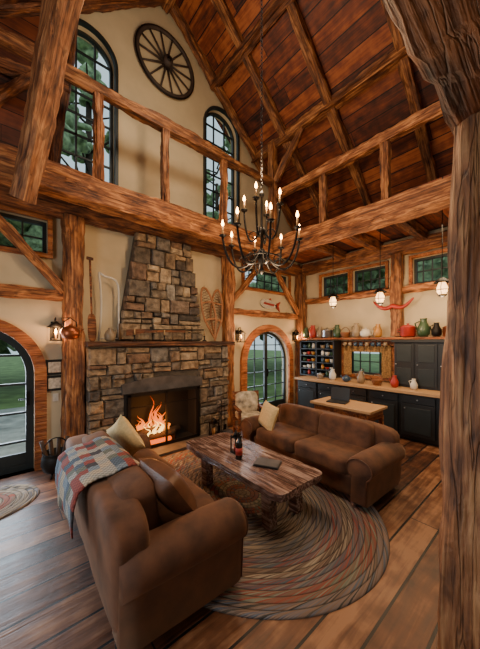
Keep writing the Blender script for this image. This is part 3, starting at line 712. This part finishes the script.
def pot(loc,kind,mat,s):
    b=B({'jug':'pottery_jug','pot':'cooking_pot','basket':'wicker_basket','can':'watering_can','tea':'teapot'}[kind])
    if kind=='jug': b.lathe([(.05*s,0),(.08*s,.04*s),(.085*s,.13*s),(.05*s,.2*s),(.04*s,.25*s),(.05*s,.27*s)],(0,0,0),mat); b.tube([(0,.05*s,.23*s),(0,.11*s,.2*s),(0,.08*s,.1*s)],.01*s,mat,6)
    if kind=='pot': b.lathe([(.08*s,0),(.1*s,.02*s),(.1*s,.14*s),(.105*s,.145*s),(.06*s,.17*s),(.015*s,.18*s),(.02*s,.2*s)],(0,0,0),mat); b.tube([(0,-.1*s,.12*s),(0,-.14*s,.12*s),(0,-.14*s,.08*s),(0,-.1*s,.08*s)],.008,mat,6); b.tube([(0,.1*s,.12*s),(0,.14*s,.12*s),(0,.14*s,.08*s),(0,.1*s,.08*s)],.008,mat,6)
    if kind=='basket': b.lathe([(.08*s,0),(.12*s,.12*s),(.125*s,.13*s),(.11*s,.12*s),(.07*s,.02*s)],(0,0,0),mat); b.tube([(0,.12*s*math.cos(t),.12*s+.13*s*math.sin(t)) for t in [pi*i/12 for i in range(13)]],.008,mat,6)
    if kind=='can': b.lathe([(.08*s,0),(.085*s,.17*s),(.05*s,.2*s),(.05*s,.22*s)],(0,0,0),mat); b.cyl((0,.08*s,.04*s),(0,.2*s,.2*s),.014*s,mat,8); b.tube([(0,-.08*s,.05*s),(0,-.16*s,.12*s),(0,-.1*s,.22*s),(0,0,.24*s)],.008,mat,6)
    if kind=='tea': b.lathe([(.05*s,0),(.09*s,.04*s),(.095*s,.09*s),(.06*s,.14*s),(.02*s,.15*s),(.02*s,.17*s)],(0,0,0),mat); b.tube([(0,.08*s,.05*s),(0,.13*s,.08*s),(0,.16*s,.14*s)],.014*s,mat,8); b.tube([(0,-.08*s,.11*s),(0,-.14*s,.11*s),(0,-.13*s,.04*s),(0,-.08*s,.04*s)],.008,mat,6)
    b.build(loc,(0,0,random.uniform(-.3,.3)))
ks=['jug','jug','jug','pot','jug','basket','jug','tea','jug','pot','jug','jug','pot','basket','jug','jug','pot','jug']; cs=['ceramg','red','ceram','steel','ceramg','wicker','ceram','ceramw','yellow','red','ceramg','iron','copper','wicker','ceramw','ceramb','iron','ceram']
yy=4.44
for k,c in zip(ks,cs):
    if abs(yy-2.24)<.19: yy=2.0
    pot((6.12,yy,1.882),k,c,random.uniform(.95,1.35)); yy-=.21 if k=='jug' else .27
yy=3.75
for k,c in (('pot','steel'),('jug','ceramw'),('tea','ceramb'),('jug','ceram'),('basket','wicker'),('jug','red'),('jug','ceramw')): pot((5.72,yy,.907),k,c,random.uniform(.7,.95)); yy-=.33
b=B('kitchen_faucet'); b.cyl((0,0,0),(0,0,.2),.012,'steel',8); b.tube([(0,0,.2),(-.03,0,.27),(-.1,0,.28),(-.14,0,.22)],.01,'steel',8); b.lathe([(.03,0),(.03,.01),(.015,.02)],(0,0,0),'steel'); b.build((6.15,2.9,.906))
b=B('ox_yoke'); pts=[(0,.38*(i/10-1),.10*abs(math.sin((i/10-1)*pi*1.0))*-1+.12*abs(i/10-1)) for i in range(21)]
b.tube(pts,[.012+.03*math.sin(pi*i/20)**.5 for i in range(21)],'red',8); b.cyl((.03,0,-.02),(.14,0,-.02),.01,'iron',6); b.build((6.0,2.24,2.52))
def pendant(x,y,z):
    b=B('pendant_lamp'); b.cyl((0,0,.17),(0,0,3.93-z),.006,'iron',6); b.lathe([(.03,.15),(.10,.09),(.11,.075),(.03,.11)],(0,0,0),'iron',16)
    b.lathe([(.045,-.10),(.07,-.05),(.072,0),(.045,.08)],(0,0,0),'lampglow',16)
    b.tube([(.076*math.cos(2*pi*i/16),.076*math.sin(2*pi*i/16),-.03) for i in range(16)],.006,'iron',5,closed=True)
    for q in range(4): t=q*pi/2; b.tube([(.03*math.cos(t),.03*math.sin(t),.11),(.08*math.cos(t),.08*math.sin(t),.0),(.05*math.cos(t),.05*math.sin(t),-.12)],.005,'iron',5)
    b.lathe([(.02,-.14),(.06,-.11),(.055,-.10)],(0,0,0),'iron',12)
    b.lathe([(.05,3.92-z),(.05,3.96-z)],(0,0,0),'iron',12); b.build((x,y,z))
pend=[(5.0,2.07,2.57),(5.0,1.17,2.60),(5.0,2.98,2.60)]
for p in pend: pendant(*p)
b=B('console_table'); b.box((0,0,.73),(.62,1.05,.04),'counter'); b.box((0,0,.64),(.52,.95,.14),'trimwood')
for x in (-.25,.25):
    for y in (-.45,.45): b.box((x,y,.3),(.06,.06,.6),'trimwood')
b.box((0,0,.2),(.5,.92,.03),'trimwood'); b.build((4.38,2.35,0),bev=.005)
b=B('laptop_computer'); b.box((0,0,.01),(.24,.32,.02),'black'); b.box((.12,0,.12),(.015,.32,.22),'black',rot=(0,.2,0)); b.build((4.35,2.5,.751),(0,0,.2))
def chair(name,loc,rz,wood,cush):
    b=B(name)
    for x in (-.24,.24):
        b.box((x,-.22,.28),(.045,.045,.56),wood); b.box((x,.22,.42),(.045,.045,.84),wood,rot=(-.12,0,0)); b.box((x,0,.575),(.06,.52,.03),wood); b.box((x,0,.2),(.03,.44,.03),wood)
    b.box((0,-.2,.33),(.46,.03,.06),wood); b.box((0,.2,.33),(.46,.03,.06),wood)
    for z in (.5,.65,.8): b.box((0,.22+(z-.42)*.12,z),(.46,.02,.06),wood)
    b.sq((0,-.02,.42),(.46,.48,.12),cush,5); b.sq((0,.18,.64),(.44,.12,.40),cush,4,rot=(-.14,0,0)); b.build(loc,(0,0,rz),bev=.004)
chair('armchair',(3.42,3.74,0),-.45,'timber2','pattern')
b=B('cauldron'); b.lathe([(.08,.05),(.14,.08),(.17,.16),(.16,.26),(.14,.3),(.155,.32),(.14,.31),(.12,.1)],(0,0,0),'iron'); 
for k in range(3): t=2*pi*k/3; b.cyl((.09*math.cos(t),.09*math.sin(t),.08),(.13*math.cos(t),.13*math.sin(t),0),.014,'iron',6)
b.tube([(.15*math.cos(t),0,.3+.2*math.sin(t)) for t in [pi*i/14 for i in range(15)]],.008,'iron',6)
for k in range(4): b.cyl((-.08+.05*k,.02*k-.03,.15),(-.16+.1*k,.03,.48),.025,'log',8)
b.build((.52,4.42,0))
b=B('hearth_lantern'); b.box((0,0,.01),(.14,.14,.02),'iron'); b.box((0,0,.24),(.14,.14,.02),'iron'); b.lathe([(.07,.25),(.03,.31),(.012,.33)],(0,0,0),'iron',8)
for x in (-.06,.06):
    for y in (-.06,.06): b.box((x,y,.12),(.012,.012,.24),'iron')
b.cyl((0,0,.02),(0,0,.14),.03,'candle'); b.build((2.95,4.2,.045))
b=B('fire_tools'); b.lathe([(.09,0),(.09,.015),(.01,.03),(.01,.6),(.02,.62)],(0,0,0),'iron',12); b.box((0,0,.55),(.16,.012,.012),'iron')
for x in (-.07,0.07): b.cyl((x,-.02,.08),(x,-.02,.62),.006,'iron',6); b.box((x,-.02,.1),(.06,.01,.1),'iron')
b.build((3.15,4.24,.045))
# ------------------------------------------------------------------ outdoors
b=B('lawn'); b.box((4,12,-.25),(80,70,.1),'grass'); b.build()
b=B('patio'); b.box((0,7.6,-.15),(12,5,.1),'patio'); b.build()
random.seed(3)
def tree(x,y,h,r,nb=9,k=1.1,lo=.35):
    b=B('tree'); b.cyl((0,0,-.2),(0,0,h),.22,'log',8,.12)
    for i in range(nb):
        a=random.uniform(0,2*pi); rr=random.uniform(0,r*.7 if k>1 else r); zz=h*random.uniform(lo,1.15)
        b.cyl((0,0,zz-.8),(rr*math.cos(a),rr*math.sin(a),zz),.06,'log',6,.02)
        b.sq((rr*math.cos(a),rr*math.sin(a),zz),(r*k,r*k,r*k*.8),'leaf',2,res=9,nz=.9 if k>1 else .5,seed=i,fr=5 if k>1 else 3)
    b.build((x,y,0))
for (x,y,h,r) in ((-5,14,5,3),(-1.5,17,6,3.4),(2.5,15,5.5,3),(7,18,6.5,3.5),(11,15,5,3),(14,11,5,3),(15,6,5.5,3.2),(13.5,2,5,3),(18,-1,6,3.3),(-10,12,5,3),(19,16,6,4)): tree(x,y,h,r)
for (x,y) in ((2.9,14.0),(11.5,16)): tree(x,y,13,3.6,26,.24,.45)
# ------------------------------------------------------------------ lights
def light(name,typ,loc,e,col,size=.1,rot=None,sy=None):
    l=bpy.data.lights.new(name,typ); l.energy=e; l.color=col
    if typ=='AREA':
        l.size=size
        if sy: l.shape='RECTANGLE'; l.size_y=sy
    elif typ=='POINT': l.shadow_soft_size=size
    o=bpy.data.objects.new(name,l); COL.objects.link(o); o.location=loc
    if rot: o.rotation_euler=rot
    return o
warm=(1,.67,.38); cool=(.75,.88,1.0)
light('light_chandelier','POINT',(2.2,2.2,3.75),100,warm,.15)
light('light_chandelier','POINT',(2.2,2.2,2.45),50,warm,.12)
for p in pend: light('light_pendant','POINT',(p[0],p[1],p[2]-.25),34,(1,.68,.38),.08)
light('light_fire','POINT',(1.95,4.28,.5),38,(1,.36,.08),.1)
for x in (.545,4.0,6.02): light('light_sconce','POINT',(x,4.5,1.95),11,(1,.55,.25),.04)
light('light_fill_overhead','AREA',(1.3,.9,6.2),80,(1,.86,.70),2.0)  # added soft fill from above for general brightness, no fixture here
light('light_day_door','AREA',(-.35,5.3,1.3),130,cool,1.2,rot=(-pi/2,0,0),sy=1.8)
light('light_day_french','AREA',(5.0,5.3,1.3),60,cool,1.3,rot=(-pi/2,0,0),sy=1.8)
light('light_loft','POINT',(1.8,3.0,5.6),65,(1,.84,.62),.3)
light('light_kitchen','AREA',(5.4,1.0,3.55),34,(1,.72,.42),1.0)
light('light_fill_left','AREA',(-2.4,1.6,1.8),70,(.84,.92,1),2.2,rot=(0,-pi/2,0),sy=1.6)  # added area lamp standing in for daylight from unseen left-wall openings
W=bpy.data.worlds.new('World'); S.world=W; W.use_nodes=True; t=W.node_tree; bg=t.nodes['Background']
bg.inputs[0].default_value=(.56,.74,.80,1); bg.inputs[1].default_value=1.1
# ------------------------------------------------------------------ camera
c=bpy.data.cameras.new('camera'); c.sensor_width=36; c.lens=275/649*36; c.shift_y=16.5/649; c.clip_start=.05
o=bpy.data.objects.new('camera',c); COL.objects.link(o); o.location=(0,0,1.8); o.rotation_euler=(pi/2,0,math.radians(-40.5)); S.camera=o
